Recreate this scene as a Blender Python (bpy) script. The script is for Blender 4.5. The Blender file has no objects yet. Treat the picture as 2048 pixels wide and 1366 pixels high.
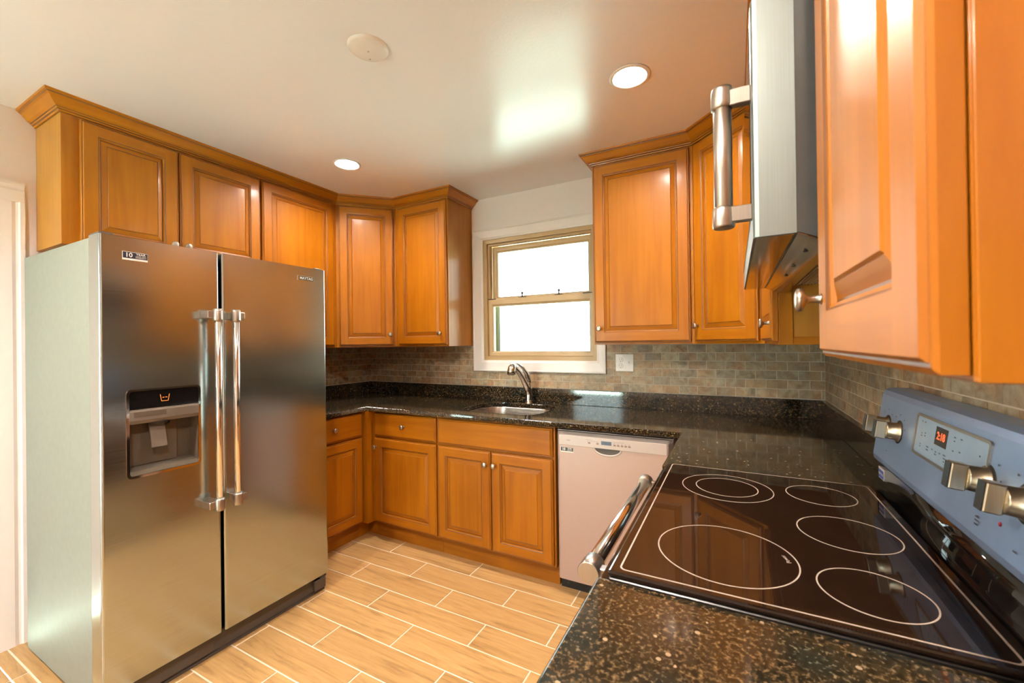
import bpy, bmesh, math, random
from mathutils import Vector, Matrix
random.seed(7)
SC = bpy.context.scene
COL = SC.collection
PI = math.pi

# ------------------------------------------------------------------ room numbers (metres)
W = 3.3234            # left wall at x=-W, right wall at x=0, window wall at y=0
H = 2.4425
REAR = -4.7
UB = 1.3224           # underside of the wall cabinets
CT = 2.378            # cabinet top / crown bottom
DF = .02              # door thickness
CAM = (-.4234, -2.7336, 1.3387)
YAW, PITCH, ROLL, FPX = .489, .0038, -.0131, 838.8773

# ------------------------------------------------------------------ camera
cd = bpy.data.cameras.new('camera')
co = bpy.data.objects.new('camera', cd); COL.objects.link(co)
cd.sensor_width = 36.0; cd.sensor_fit = 'HORIZONTAL'; cd.lens = FPX*36.0/2048.0
cd.clip_start = .02; cd.clip_end = 200
fw = Vector((-math.sin(YAW)*math.cos(PITCH), math.cos(YAW)*math.cos(PITCH), math.sin(PITCH)))
r0 = Vector((math.cos(YAW), math.sin(YAW), 0)); u0 = r0.cross(fw)
rt = r0*math.cos(ROLL)+u0*math.sin(ROLL); up = -r0*math.sin(ROLL)+u0*math.cos(ROLL)
co.matrix_world = Matrix(((rt.x, up.x, -fw.x, CAM[0]), (rt.y, up.y, -fw.y, CAM[1]), (rt.z, up.z, -fw.z, CAM[2]), (0, 0, 0, 1)))
cd.dof.use_dof = True; cd.dof.focus_distance = 2.2; cd.dof.aperture_fstop = 6.3
SC.camera = co

# ------------------------------------------------------------------ world, exposure
WORLD_STRENGTH = 7.5
SUN = 330.0
LAMP = 390.0; LAMP_REAR = 960.0
EXPOSURE = 0.88
wd = bpy.data.worlds.new('sky'); SC.world = wd; wd.use_nodes = True
nt = wd.node_tree; bg = nt.nodes['Background']
tc = nt.nodes.new('ShaderNodeTexCoord'); sx = nt.nodes.new('ShaderNodeSeparateXYZ')
cr = nt.nodes.new('ShaderNodeValToRGB')
nt.links.new(tc.outputs['Generated'], sx.inputs[0]); nt.links.new(sx.outputs['Z'], cr.inputs[0])
cr.color_ramp.elements[0].position = 0.0; cr.color_ramp.elements[0].color = (.86, 1.0, .90, 1)
cr.color_ramp.elements[1].position = .6; cr.color_ramp.elements[1].color = (.55, .78, 1.1, 1)
nt.links.new(cr.outputs[0], bg.inputs[0]); bg.inputs[1].default_value = WORLD_STRENGTH
sl = bpy.data.lights.new('sun', 'SUN'); sl.energy = SUN; sl.angle = .01; sl.color = (1, .98, .95)
so = bpy.data.objects.new('sun', sl); COL.objects.link(so); so.rotation_euler = (0, -math.radians(40), 0)   # from the side of the house: it lights the garden, not the room
vs = SC.view_settings
SC.display_settings.display_device = 'sRGB'
vs.view_transform = 'Standard'; vs.look = 'None'; vs.gamma = 1.0; vs.exposure = EXPOSURE; vs.use_curve_mapping = False
cy = SC.cycles
cy.use_denoising = True
cy.sample_clamp_indirect = 6.0
cy.max_bounces = 10; cy.diffuse_bounces = 5; cy.glossy_bounces = 5; cy.transparent_max_bounces = 12
cy.caustics_reflective = False; cy.caustics_refractive = False
def portal(name, loc, sx_, sz_, rot):
    l = bpy.data.lights.new(name, 'AREA'); l.shape = 'RECTANGLE'; l.size = sx_; l.size_y = sz_
    o = bpy.data.objects.new(name, l); COL.objects.link(o); o.location = loc; o.rotation_euler = rot
    l.cycles.is_portal = True
portal('daylight_portal', (-1.68, .16, 1.66), .9, .95, (-PI/2, 0, 0))
portal('daylight_portal_rear', (-2.65, REAR-.16, 1.1), 1.0, 2.05, (PI/2, 0, 0))

# ------------------------------------------------------------------ material helpers
def nmat(name):
    m = bpy.data.materials.new(name); m.use_nodes = True
    return m, m.node_tree, m.node_tree.nodes['Principled BSDF']
def N(nt, t, **kw):
    n = nt.nodes.new(t)
    for k, v in kw.items(): setattr(n, k, v)
    return n
def coords(nt, scale, kind='Object'):
    tc = N(nt, 'ShaderNodeTexCoord'); mp = N(nt, 'ShaderNodeMapping')
    nt.links.new(tc.outputs[kind], mp.inputs[0]); mp.inputs['Scale'].default_value = scale
    return mp.outputs[0]
def ramp(nt, src, stops):
    r = N(nt, 'ShaderNodeValToRGB'); e = r.color_ramp.elements
    while len(e) < len(stops): e.new(.5)
    for i, (p, c) in enumerate(stops): e[i].position = p; e[i].color = (*c, 1)
    nt.links.new(src, r.inputs[0]); return r.outputs[0]
def noise(nt, vec, scale, detail=4, rough=.5, dist=0):
    n = N(nt, 'ShaderNodeTexNoise'); n.inputs['Scale'].default_value = scale
    n.inputs['Detail'].default_value = detail; n.inputs['Roughness'].default_value = rough; n.inputs['Distortion'].default_value = dist
    if vec is not None: nt.links.new(vec, n.inputs['Vector'])
    return n.outputs['Fac']
def mix(nt, a, b, f, mode='MIX'):
    m = N(nt, 'ShaderNodeMix', data_type='RGBA', blend_type=mode)
    for i, s in ((6, a), (7, b)):
        if isinstance(s, tuple): m.inputs[i].default_value = (*s, 1)
        else: nt.links.new(s, m.inputs[i])
    if isinstance(f, float): m.inputs[0].default_value = f
    else: nt.links.new(f, m.inputs[0])
    return m.outputs[2]
def bump(nt, p, h, strength, dist=.01):
    b = N(nt, 'ShaderNodeBump'); b.inputs['Strength'].default_value = strength; b.inputs['Distance'].default_value = dist
    nt.links.new(h, b.inputs['Height']); nt.links.new(b.outputs[0], p.inputs['Normal'])
def plain(name, c, rough=.5, metal=0., emit=None, es=0., spec=.5, coat=0., mottled=.04):
    m, nt, p = nmat(name)
    n = noise(nt, coords(nt, (1, 1, 1)), 35, 3)
    lo = tuple(max(0, v*(1-mottled)) for v in c); hi = tuple(min(1, v*(1+mottled)) for v in c)
    nt.links.new(ramp(nt, n, [(.3, lo), (.7, hi)]), p.inputs['Base Color'])
    p.inputs['Roughness'].default_value = rough; p.inputs['Metallic'].default_value = metal
    p.inputs['Specular IOR Level'].default_value = spec
    p.inputs['Coat Weight'].default_value = coat; p.inputs['Coat Roughness'].default_value = .08
    if emit: p.inputs['Emission Color'].default_value = (*emit, 1); p.inputs['Emission Strength'].default_value = es
    return m
def wood(name, axis, base=(.36, .120, .002), dark=(.285, .082, .0015)):
    m, nt, p = nmat(name)
    s = (9, 9, .55) if axis == 'z' else (.7, .7, 13)
    v = coords(nt, s)
    n1 = noise(nt, v, 2.2, 6, .6, .6)
    n2 = noise(nt, coords(nt, (1.6, 1.6, .9)), 2.0, 3, .5, .3)
    c1 = ramp(nt, n1, [(.25, dark), (.55, base), (.8, tuple(min(1, x*1.12) for x in base))])
    c2 = mix(nt, c1, ramp(nt, n2, [(.35, (.86, .80, .72)), (.65, (1.06, 1.03, 1.0))]), .8, 'MULTIPLY')
    # broad vertical boards glued up edge to edge
    nt.links.new(c2, p.inputs['Base Color'])
    p.inputs['Roughness'].default_value = .45; p.inputs['Specular IOR Level'].default_value = .25; p.inputs['Coat Weight'].default_value = .16; p.inputs['Coat Roughness'].default_value = .16
    bump(nt, p, n1, .04, .002)
    return m
def steel(name, c=(.62, .60, .58), rough=.24, axis='y', aniso=0., wave=.0):
    m, nt, p = nmat(name)
    s = {'y': (300, 2, 300), 'z': (300, 300, 2), 'x': (2, 300, 300)}[axis]
    n = noise(nt, coords(nt, s), 3, 2)
    nt.links.new(ramp(nt, n, [(.3, tuple(x*.93 for x in c)), (.7, tuple(min(1, x*1.05) for x in c))]), p.inputs['Base Color'])
    r = N(nt, 'ShaderNodeMapRange'); nt.links.new(n, r.inputs[0]); r.inputs[3].default_value = rough*.8; r.inputs[4].default_value = rough*1.25
    nt.links.new(r.outputs[0], p.inputs['Roughness']); p.inputs['Metallic'].default_value = 1.0
    if wave:
        w = noise(nt, coords(nt, (1, .6, 1.6)), 2.4, 1)
        bump(nt, p, w, wave, .02)
    return m
def glassy(name, tint=(1, 1, 1)):
    m = bpy.data.materials.new(name); m.use_nodes = True; nt = m.node_tree; nt.nodes.clear()
    out = N(nt, 'ShaderNodeOutputMaterial'); t = N(nt, 'ShaderNodeBsdfTransparent'); g = N(nt, 'ShaderNodeBsdfGlossy')
    t.inputs[0].default_value = (*tint, 1); g.inputs['Roughness'].default_value = .02
    f = N(nt, 'ShaderNodeFresnel'); f.inputs[0].default_value = 1.45
    mx = N(nt, 'ShaderNodeMixShader'); nt.links.new(f.outputs[0], mx.inputs[0]); nt.links.new(t.outputs[0], mx.inputs[1]); nt.links.new(g.outputs[0], mx.inputs[2])
    nt.links.new(mx.outputs[0], out.inputs[0]); return m
def island_random(nt):
    return N(nt, 'ShaderNodeNewGeometry').outputs['Random Per Island']

M = {}
M['wv'] = wood('maple_vertical_grain', 'z'); M['wh'] = wood('maple_horizontal_grain', 'x')
M['ven'] = wood('maple_end_veneer', 'z', (.40, .168, .024), (.32, .122, .015))
M['glaze'] = plain('dark_brown_glaze', (.13, .045, .012), .45)
M['toe'] = wood('maple_toe_board', 'x', (.33, .112, .004), (.24, .072, .002))
M['gap'] = plain('unlit_brown_interior', (.05, .02, .008), .8)
M['wall'] = plain('warm_white_wall_paint', (.80, .745, .73), .55, mottled=.01)
M['trimw'] = plain('white_gloss_trim_paint', (.80, .75, .72), .3, mottled=.01)
def ceiling_mat():
    m, nt, p = nmat('white_semi_gloss_ceiling_paint')
    v = coords(nt, (1, 1, 1))
    n = noise(nt, v, 75, 3, .6)
    p.inputs['Base Color'].default_value = (.86, .85, .885, 1)
    p.inputs['Roughness'].default_value = .23; p.inputs['Specular IOR Level'].default_value = .5
    bump(nt, p, n, .10, .004); return m
M['ceil'] = ceiling_mat()
def floor_mat():
    m, nt, p = nmat('wood_look_porcelain_plank')
    rnd = island_random(nt)
    tc = N(nt, 'ShaderNodeTexCoord'); mp = N(nt, 'ShaderNodeMapping'); nt.links.new(tc.outputs['Object'], mp.inputs[0])
    mp.inputs['Scale'].default_value = (1.3, 16, 1)
    cmb = N(nt, 'ShaderNodeCombineXYZ'); mul = N(nt, 'ShaderNodeMath', operation='MULTIPLY'); mul.inputs[1].default_value = 37
    nt.links.new(rnd, mul.inputs[0]); nt.links.new(mul.outputs[0], cmb.inputs[2]); nt.links.new(mul.outputs[0], cmb.inputs[0])
    add = N(nt, 'ShaderNodeVectorMath', operation='ADD'); nt.links.new(mp.outputs[0], add.inputs[0]); nt.links.new(cmb.outputs[0], add.inputs[1])
    n = noise(nt, add.outputs[0], 1.6, 7, .62, 1.3)
    n2 = noise(nt, add.outputs[0], 7, 4, .6, .3)
    c = ramp(nt, n, [(.3, (.28, .155, .06)), (.45, (.45, .265, .105)), (.6, (.52, .315, .13)), (.8, (.45, .27, .11))])
    c = mix(nt, c, ramp(nt, n2, [(.3, (.86, .82, .76)), (.6, (1.03, 1.02, 1.0))]), .7, 'MULTIPLY')
    c = mix(nt, c, ramp(nt, rnd, [(0, (.90, .88, .86)), (1, (1.05, 1.05, 1.05))]), .8, 'MULTIPLY')
    nt.links.new(c, p.inputs['Base Color']); p.inputs['Roughness'].default_value = .38
    bump(nt, p, n2, .06, .003); return m
M['plank'] = floor_mat()
M['grout'] = plain('pale_floor_grout', (.74, .66, .54), .8)
def tile_mat():
    m, nt, p = nmat('tumbled_slate_tile')
    rnd = island_random(nt)
    v = coords(nt, (1, 1, 1))
    cmb = N(nt, 'ShaderNodeCombineXYZ'); mul = N(nt, 'ShaderNodeMath', operation='MULTIPLY'); mul.inputs[1].default_value = 91
    nt.links.new(rnd, mul.inputs[0])
    for i in range(3): nt.links.new(mul.outputs[0], cmb.inputs[i])
    add = N(nt, 'ShaderNodeVectorMath', operation='ADD'); nt.links.new(v, add.inputs[0]); nt.links.new(cmb.outputs[0], add.inputs[1])
    n = noise(nt, add.outputs[0], 22, 6, .65, .6); n2 = noise(nt, add.outputs[0], 9, 2)
    c1 = ramp(nt, n, [(.30, (.170, .125, .075)), (.48, (.34, .265, .175)), (.62, (.43, .365, .255)), (.78, (.56, .49, .37))])
    c2 = ramp(nt, n, [(.30, (.25, .115, .055)), (.5, (.40, .25, .13)), (.75, (.54, .41, .27))])
    c = mix(nt, c1, c2, ramp(nt, n2, [(.42, (0, 0, 0)), (.62, (1, 1, 1))]))
    c = mix(nt, c, ramp(nt, rnd, [(0, (.78, .78, .80)), (.5, (1, .97, .92)), (1, (1.15, 1.15, 1.1))]), .8, 'MULTIPLY')
    nt.links.new(c, p.inputs['Base Color']); p.inputs['Roughness'].default_value = .5
    bump(nt, p, n, .15, .003); return m
M['tile'] = tile_mat()
M['tgrout'] = plain('beige_tile_grout', (.62, .54, .44), .85)
def granite():
    m, nt, p = nmat('dark_polished_granite')
    v = coords(nt, (1, 1, 1))
    n = noise(nt, v, 135, 4, .62, 0); n0 = noise(nt, v, 9, 3)
    base = ramp(nt, n, [(.38, (.007, .007, .005)), (.49, (.024, .017, .009)), (.58, (.070, .043, .020)), (.72, (.20, .125, .060))])
    base2 = ramp(nt, n, [(.40, (.005, .008, .007)), (.58, (.020, .022, .018)), (.70, (.15, .125, .08))])
    c = mix(nt, base, base2, ramp(nt, n0, [(.48, (0, 0, 0)), (.70, (1, 1, 1))]))
    vo = N(nt, 'ShaderNodeTexVoronoi'); vo.inputs['Scale'].default_value = 95; nt.links.new(v, vo.inputs['Vector'])
    sp = N(nt, 'ShaderNodeSeparateColor'); nt.links.new(vo.outputs['Color'], sp.inputs[0])
    g = N(nt, 'ShaderNodeMath', operation='GREATER_THAN'); g.inputs[1].default_value = .965; nt.links.new(sp.outputs[0], g.inputs[0])
    l = N(nt, 'ShaderNodeMath', operation='LESS_THAN'); l.inputs[1].default_value = .35; nt.links.new(vo.outputs['Distance'], l.inputs[0])
    mu = N(nt, 'ShaderNodeMath', operation='MULTIPLY'); nt.links.new(g.outputs[0], mu.inputs[0]); nt.links.new(l.outputs[0], mu.inputs[1])
    c = mix(nt, c, (.26, .18, .11), mu.outputs[0])
    nt.links.new(c, p.inputs['Base Color']); p.inputs['Roughness'].default_value = .07
    p.inputs['IOR'].default_value = 1.6
    return m
M['granite'] = granite()
M['steel'] = steel('brushed_stainless_door', (.48, .53, .53), .18, 'y', wave=.12)
M['steelx'] = steel('brushed_stainless', (.66, .63, .61), .30, 'x')
M['steelbg'] = plain('stainless_panel_daylight_tint', (.29, .40, .62), .36, .5, mottled=.03)  # backguard steel: the blue of reflected daylight is put into its base colour
M['nickel'] = steel('satin_nickel', (.44, .39, .34), .33, 'z')
M['champ'] = steel('champagne_satin_knob', (.66, .58, .44), .30, 'z')
M['chrome'] = plain('polished_chrome', (.80, .80, .82), .06, 1.0)
M['bar'] = plain('polished_steel_bar', (.82, .78, .74), .12, 1.0)
M['fside'] = plain('pale_grey_textured_enamel', (.22, .235, .205), .5, .2)
M['fdark'] = plain('charcoal_base_grille', (.075, .062, .055), .5)
M['black'] = plain('black_plastic', (.012, .011, .010), .3)
M['blackgloss'] = plain('black_gloss_glass', (.006, .005, .005), .04)
M['cookglass'] = plain('dark_ceramic_glass', (.012, .006, .004), .035, mottled=.2)
M['ring'] = plain('pale_printed_line', (.40, .31, .25), .4)
M['dispg'] = plain('grey_brown_dispenser_plastic', (.095, .072, .052), .22)
M['dispw'] = plain('warm_grey_dispenser_trim', (.135, .108, .086), .3)
M['almond'] = plain('almond_window_frame', (.45, .30, .145), .4, mottled=.02)
M['almondl'] = plain('almond_window_sash', (.50, .355, .195), .4, mottled=.02)
M['pane'] = glassy('window_glass', (.97, 1, .99))
M['storm'] = plain('blue_grey_storm_frame', (.20, .30, .31), .5)
M['outw'] = plain('white_plastic_plate', (.86, .80, .76), .3)
M['slot'] = plain('dark_slot', (.03, .025, .02), .5)
M['dwpanel'] = plain('warm_silver_door', (.43, .31, .27), .36, .3, mottled=.01)
M['dwctrl'] = plain('silver_control_strip', (.46, .39, .36), .35, .25, mottled=.01)
M['lcd'] = plain('blue_grey_display', (.08, .11, .16), .2)
M['btn'] = plain('taupe_buttons', (.22, .15, .12), .5)
M['navy'] = plain('navy_sticker', (.018, .016, .035), .35)
M['white'] = plain('white_print', (.80, .76, .72), .5)
M['redled'] = plain('red_digits', (.5, .05, .01), .5, emit=(1, .12, .03), es=1.0)
M['orled'] = plain('orange_icon', (.5, .12, .02), .5, emit=(1, .25, .04), es=.7)
M['dgrey'] = plain('dark_print', (.06, .06, .08), .5)
M['reddot'] = plain('red_dot', (.35, .02, .04), .4)
M['bluest'] = plain('blue_sticker', (.05, .09, .36), .35)
M['panelw'] = plain('touch_panel_daylight_tint', (.33, .45, .60), .3)  # touch panel colour carries the same painted daylight blue as the backguard
M['lens'] = plain('frosted_lamp_lens', (1, .95, .88), .4, emit=(1, .89, .77), es=LAMP)
M['sinkst'] = steel('sink_stainless', (.52, .44, .38), .26, 'x')
M['lawn'] = plain('sunlit_lawn', (.26, .34, .27), .9)
M['lensr'] = plain('frosted_lamp_lens_bright', (1, .95, .88), .4, emit=(1, .89, .77), es=LAMP_REAR)
M['mesh'] = plain('aluminium_filter', (.62, .56, .52), .35, .9)
M['mwside'] = plain('dark_grey_sheet_metal', (.10, .105, .105), .22, .6)
M['mwedge'] = steel('pale_brushed_door_edge', (.29, .33, .32), .42, 'z')
M['mwunder'] = plain('polished_dark_steel', (.42, .36, .32), .10, 1.0)

# ------------------------------------------------------------------ mesh helpers
class MB:
    def __init__(s): s.b = bmesh.new(); s.sm = False
    def face(s, pts, mi=0, smooth=False):
        f = s.b.faces.new([s.b.verts.new(p) for p in pts]); f.material_index = mi; f.smooth = smooth; return f
    def box(s, x0, x1, y0, y1, z0, z1, mi=0, bev=0., seg=1):
        r = bmesh.ops.create_cube(s.b, size=1)
        vs_ = r['verts']
        for v in vs_:
            v.co = Vector(((x0+x1)/2+v.co.x*(x1-x0), (y0+y1)/2+v.co.y*(y1-y0), (z0+z1)/2+v.co.z*(z1-z0)))
        fs = {f for v in vs_ for f in v.link_faces}
        for f in fs: f.material_index = mi
        if bev:
            es = list({e for v in vs_ for e in v.link_edges})
            rr = bmesh.ops.bevel(s.b, geom=es, offset=bev, segments=seg, profile=.5, affect='EDGES')
            for f in rr['faces']: f.material_index = mi
        return s
    def prism(s, poly, axis, a, b, mi=0, smooth=False):
        """poly: 2-D points; axis: extrusion axis. x:(y,z) y:(x,z) z:(x,y)"""
        def P(p, t):
            return {'x': (t, p[0], p[1]), 'y': (p[0], t, p[1]), 'z': (p[0], p[1], t)}[axis]
        A = [s.b.verts.new(P(p, a)) for p in poly]; B = [s.b.verts.new(P(p, b)) for p in poly]
        n = len(poly); fs = [s.b.faces.new(A), s.b.faces.new(B[::-1])]
        for i in range(n): 
            f = s.b.faces.new((A[i], B[i], B[(i+1) % n], A[(i+1) % n])); f.smooth = smooth; fs.append(f)
        for f in fs: f.material_index = mi
        return s
    def rings(s, rings, closed=True, capa=True, capb=True, mi=0, smooth=True):
        R = [[s.b.verts.new(p) for p in r] for r in rings]; n = len(R[0])
        for a, b in zip(R, R[1:]):
            for i in range(n if closed else n-1):
                f = s.b.faces.new((a[i], a[(i+1) % n], b[(i+1) % n], b[i])); f.smooth = smooth; f.material_index = mi
        if capa: s.b.faces.new(R[0][::-1]).material_index = mi
        if capb: s.b.faces.new(R[-1]).material_index = mi
        return s
    def lathe(s, prof, center, axis=(0, 0, 1), n=24, mi=0, smooth=True, cap=True):
        """prof: (radius, height) along axis"""
        ax = Vector(axis).normalized(); t = ax.orthogonal().normalized(); b = ax.cross(t); c = Vector(center)
        rs = [[c+ax*h+(t*math.cos(2*PI*i/n)+b*math.sin(2*PI*i/n))*r for i in range(n)] for r, h in prof]
        return s.rings(rs, mi=mi, smooth=smooth, capa=cap, capb=cap)
    def cyl(s, a, b, r, n=20, mi=0, r2=None):
        a = Vector(a); b = Vector(b); L = (b-a).length; r2 = r if r2 is None else r2
        e = min(.0015, r*.2, L*.2)
        return s.lathe([(r-e, 0), (r, e), (r2, L-e), (r2-e, L)], a, b-a, n, mi)
    def tube(s, pts, radii, n=16, mi=0):
        pts = [Vector(p) for p in pts]; rs = []; t0 = (pts[1]-pts[0]).normalized(); nrm = t0.orthogonal().normalized()
        for i, p in enumerate(pts):
            t = (pts[min(i+1, len(pts)-1)]-pts[max(i-1, 0)]).normalized()
            nrm = (nrm-t*nrm.dot(t)).normalized(); bb = t.cross(nrm)
            r = radii[i] if isinstance(radii, (list, tuple)) else radii
            rs.append([p+(nrm*math.cos(2*PI*k/n)+bb*math.sin(2*PI*k/n))*r for k in range(n)])
        return s.rings(rs, mi=mi)
    def xf(s, m):
        bmesh.ops.transform(s.b, matrix=m, verts=s.b.verts); return s
    def build(s, name, mats, parent=None, smooth_angle=False):
        if not isinstance(mats, (list, tuple)): mats = [mats]
        bmesh.ops.recalc_face_normals(s.b, faces=s.b.faces)
        if parent is not None:
            o_ = ROOT_LOC[parent.name]
            bmesh.ops.translate(s.b, verts=s.b.verts, vec=-o_)
        me = bpy.data.meshes.new(name); s.b.to_mesh(me); s.b.free()
        for m in mats: me.materials.append(m)
        o = bpy.data.objects.new(name, me); COL.objects.link(o)
        if parent is not None: o.parent = parent; ROOT_LOC[o.name] = ROOT_LOC[parent.name]
        else: ROOT_LOC[o.name] = Vector((0, 0, 0))
        return o
ROOT_LOC = {}
def tag(o, label=None, cat=None, group=None, kind=None):
    if label: o['label'] = label
    if cat: o['category'] = cat
    if group: o['group'] = group
    if kind: o['kind'] = kind
    return o
def thing(name, loc, label, cat, group=None):
    o = bpy.data.objects.new(name, None); COL.objects.link(o); o.location = loc; o.empty_display_size = .1
    ROOT_LOC[o.name] = Vector(loc); return tag(o, label, cat, group)
def struct(o, label): o['kind'] = 'structure'; o['label'] = label; return o
def text(name, s, size, mat, parent, origin, ex, ey, depth=.0006, center=True, bold=0.0, squeeze=1.0):
    """text lying in plane (ex right, ey up), origin = centre of the line"""
    c = bpy.data.curves.new(name, 'FONT'); c.body = s; c.size = size; c.extrude = depth/2; c.offset = bold*size
    c.align_x = 'CENTER' if center else 'LEFT'; c.align_y = 'CENTER'; c.resolution_u = 3
    o = bpy.data.objects.new('tmp_text', c); COL.objects.link(o)
    dg = bpy.context.evaluated_depsgraph_get(); me = bpy.data.meshes.new_from_object(o.evaluated_get(dg))
    bpy.data.objects.remove(o); bpy.data.curves.remove(c)
    ex = Vector(ex).normalized(); ey = Vector(ey).normalized(); n = ex.cross(ey)
    org = Vector(origin) - ROOT_LOC[parent.name]
    for v in me.vertices: v.co = org+ex*v.co.x*squeeze+ey*v.co.y+n*(v.co.z+depth/2)
    me.materials.clear(); me.materials.append(mat); me.name = name
    t = bpy.data.objects.new(name, me); COL.objects.link(t); t.parent = parent; ROOT_LOC[t.name] = ROOT_LOC[parent.name]
    return t
def RZ(a, ox=0, oy=0, oz=0): return Matrix.Translation((ox, oy, oz)) @ Matrix.Rotation(a, 4, 'Z')
def sheet(poly_outer, holes, z0, z1, bev=0.0):
    """flat slab (polygon with holes) as a bmesh"""
    c = bpy.data.curves.new('tmp_sheet', 'CURVE'); c.dimensions = '2D'; c.fill_mode = 'BOTH'; c.extrude = (z1-z0)/2-bev; c.bevel_depth = bev; c.bevel_resolution = 2
    if bev: c.offset = -bev
    for poly in [poly_outer]+holes:
        sp = c.splines.new('POLY'); sp.points.add(len(poly)-1); sp.use_cyclic_u = True
        for i, q in enumerate(poly): sp.points[i].co = (q[0], q[1], 0, 1)
    o = bpy.data.objects.new('tmp_sheet', c); COL.objects.link(o)
    dg = bpy.context.evaluated_depsgraph_get(); me = bpy.data.meshes.new_from_object(o.evaluated_get(dg))
    bpy.data.objects.remove(o); bpy.data.curves.remove(c)
    mb = MB(); mb.b.from_mesh(me); bpy.data.meshes.remove(me)
    bmesh.ops.remove_doubles(mb.b, verts=mb.b.verts, dist=.00002)
    bmesh.ops.translate(mb.b, verts=mb.b.verts, vec=(0, 0, (z0+z1)/2))
    return mb
def rrect(cx, cy_, w, h, r, n=8):
    out = []
    for (sx_, sy_, a0) in ((1, 1, 0), (-1, 1, PI/2), (-1, -1, PI), (1, -1, 1.5*PI)):
        for i in range(n+1):
            a = a0+PI/2*i/n; out.append((cx+sx_*(w/2-r)+r*math.cos(a), cy_+sy_*(h/2-r)+r*math.sin(a)))
    return out
def band_loop(mb, outer, inner, z0, z1, mi=0, P=lambda u, v, z: (u, v, z)):
    """closed band between two loops with equal point counts"""
    n = len(outer)
    R = [[mb.b.verts.new(P(*q, z)) for q in loop] for loop, z in ((outer, z0), (outer, z1), (inner, z1), (inner, z0))]
    for a, b in ((0, 1), (1, 2), (2, 3), (3, 0)):
        for i in range(n):
            f = mb.b.faces.new((R[a][i], R[a][(i+1) % n], R[b][(i+1) % n], R[b][i])); f.material_index = mi
    return mb

# ------------------------------------------------------------------ room shell
fl = MB(); fl.box(-W-.0, .0, REAR, 0, -.06, -.002, 0)
PX, PY, GR = .617, .1585, .0075
r = 0; ytop = -.715+4*PY
while ytop > REAR:
    y1 = min(ytop, 0.0); y0 = max(ytop-PY, REAR)
    # joints: the row starting at -.715 has one at x=-2.106; its neighbours are shifted by half a plank
    k = round((-.715-ytop)/PY)
    off = -2.106 if k % 2 == 0 else -2.413
    x = off - PX*math.ceil((off+W)/PX)
    while x < 0:
        a, b = max(x, -W), min(x+PX, 0)
        if b-a > .02 and y1-y0 > .02: fl.box(a+GR/2, b-GR/2, y0+GR/2, y1-GR/2, -.004, 0, 1)
        x += PX
    ytop -= PY
struct(fl.build('floor', [M['grout'], M['plank']]), 'wood look porcelain plank floor with pale grout')
CANS = [(-2.496, -.947), (-.797, -.958), (-.80, -2.85), (-2.10, -3.0)]
cl = sheet([(-W-.15, REAR-.15), (.15, REAR-.15), (.15, .15), (-W-.15, .15)], [[(a+.067*math.cos(-2*PI*i/40), b+.067*math.sin(-2*PI*i/40)) for i in range(40)] for a, b in CANS], H, H+.05)
cl.box(-W-.15, .15, REAR-.15, .15, H+.0505, H+.12)
struct(cl.build('ceiling', M['ceil']), 'semi-gloss off white ceiling')
# window wall with opening
WX0, WX1, WZ0, WZ1 = -2.118, -1.236, 1.212, 2.125
mb = MB(); mb.box(-W-.15, WX0, 0, .15, -.06, H); mb.box(WX1, .15, 0, .15, -.06, H); mb.box(WX0, WX1, 0, .15, -.06, WZ0); mb.box(WX0, WX1, 0, .15, WZ1, H)
wall_back = struct(mb.build('wall_back', M['wall']), 'warm white wall with the kitchen window')
wall_right = struct(MB().box(0, .15, REAR-.15, 0, -.06, H).build('wall_right', M['wall']), 'warm white wall behind the range')
DY0, DY1, DZ = -3.02, -2.17, 2.03
mb = MB(); mb.box(-W-.15, -W, DY1, 0, -.06, H); mb.box(-W-.15, -W, REAR-.15, DY0, -.06, H); mb.box(-W-.15, -W, DY0, DY1, DZ, H)
wall_left = struct(mb.build('wall_left', M['wall']), 'pinkish white wall behind the fridge')
RX0, RX1, RZ1 = -3.15, -2.15, 2.1
mb = MB(); mb.box(-W, RX0, REAR-.15, REAR, -.06, H); mb.box(RX1, 0, REAR-.15, REAR, -.06, H); mb.box(RX0, RX1, REAR-.15, REAR, RZ1, H); mb.box(RX0, RX1, REAR-.15, REAR, -.06, .06)
struct(mb.build('wall_rear', M['wall']), 'wall behind the camera with a glazed opening')
w2 = struct(MB().box(RX0, RX1, REAR-.1, REAR-.05, .06, .12).box(RX0, RX1, REAR-.1, REAR-.05, RZ1-.06, RZ1).box(RX0, RX0+.06, REAR-.1, REAR-.05, .12, RZ1-.06)
            .box(RX1-.06, RX1, REAR-.1, REAR-.05, .12, RZ1-.06).build('window_2', M['trimw']), 'white framed glazed door behind the camera')
MB().box(RX0+.06, RX1-.06, REAR-.078, REAR-.072, .12, RZ1-.06).build('glass_pane', M['pane'], w2)
tag(MB().box(-14, 10, .3, 16, -.5, -.4).box(-14, 10, -18, REAR-.3, -.5, -.4).box(-14, -W-.3, REAR-.3, .3, -.5, -.4).build('lawn', M['lawn']), 'green lawn outside the house', None, None, 'structure')

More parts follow.
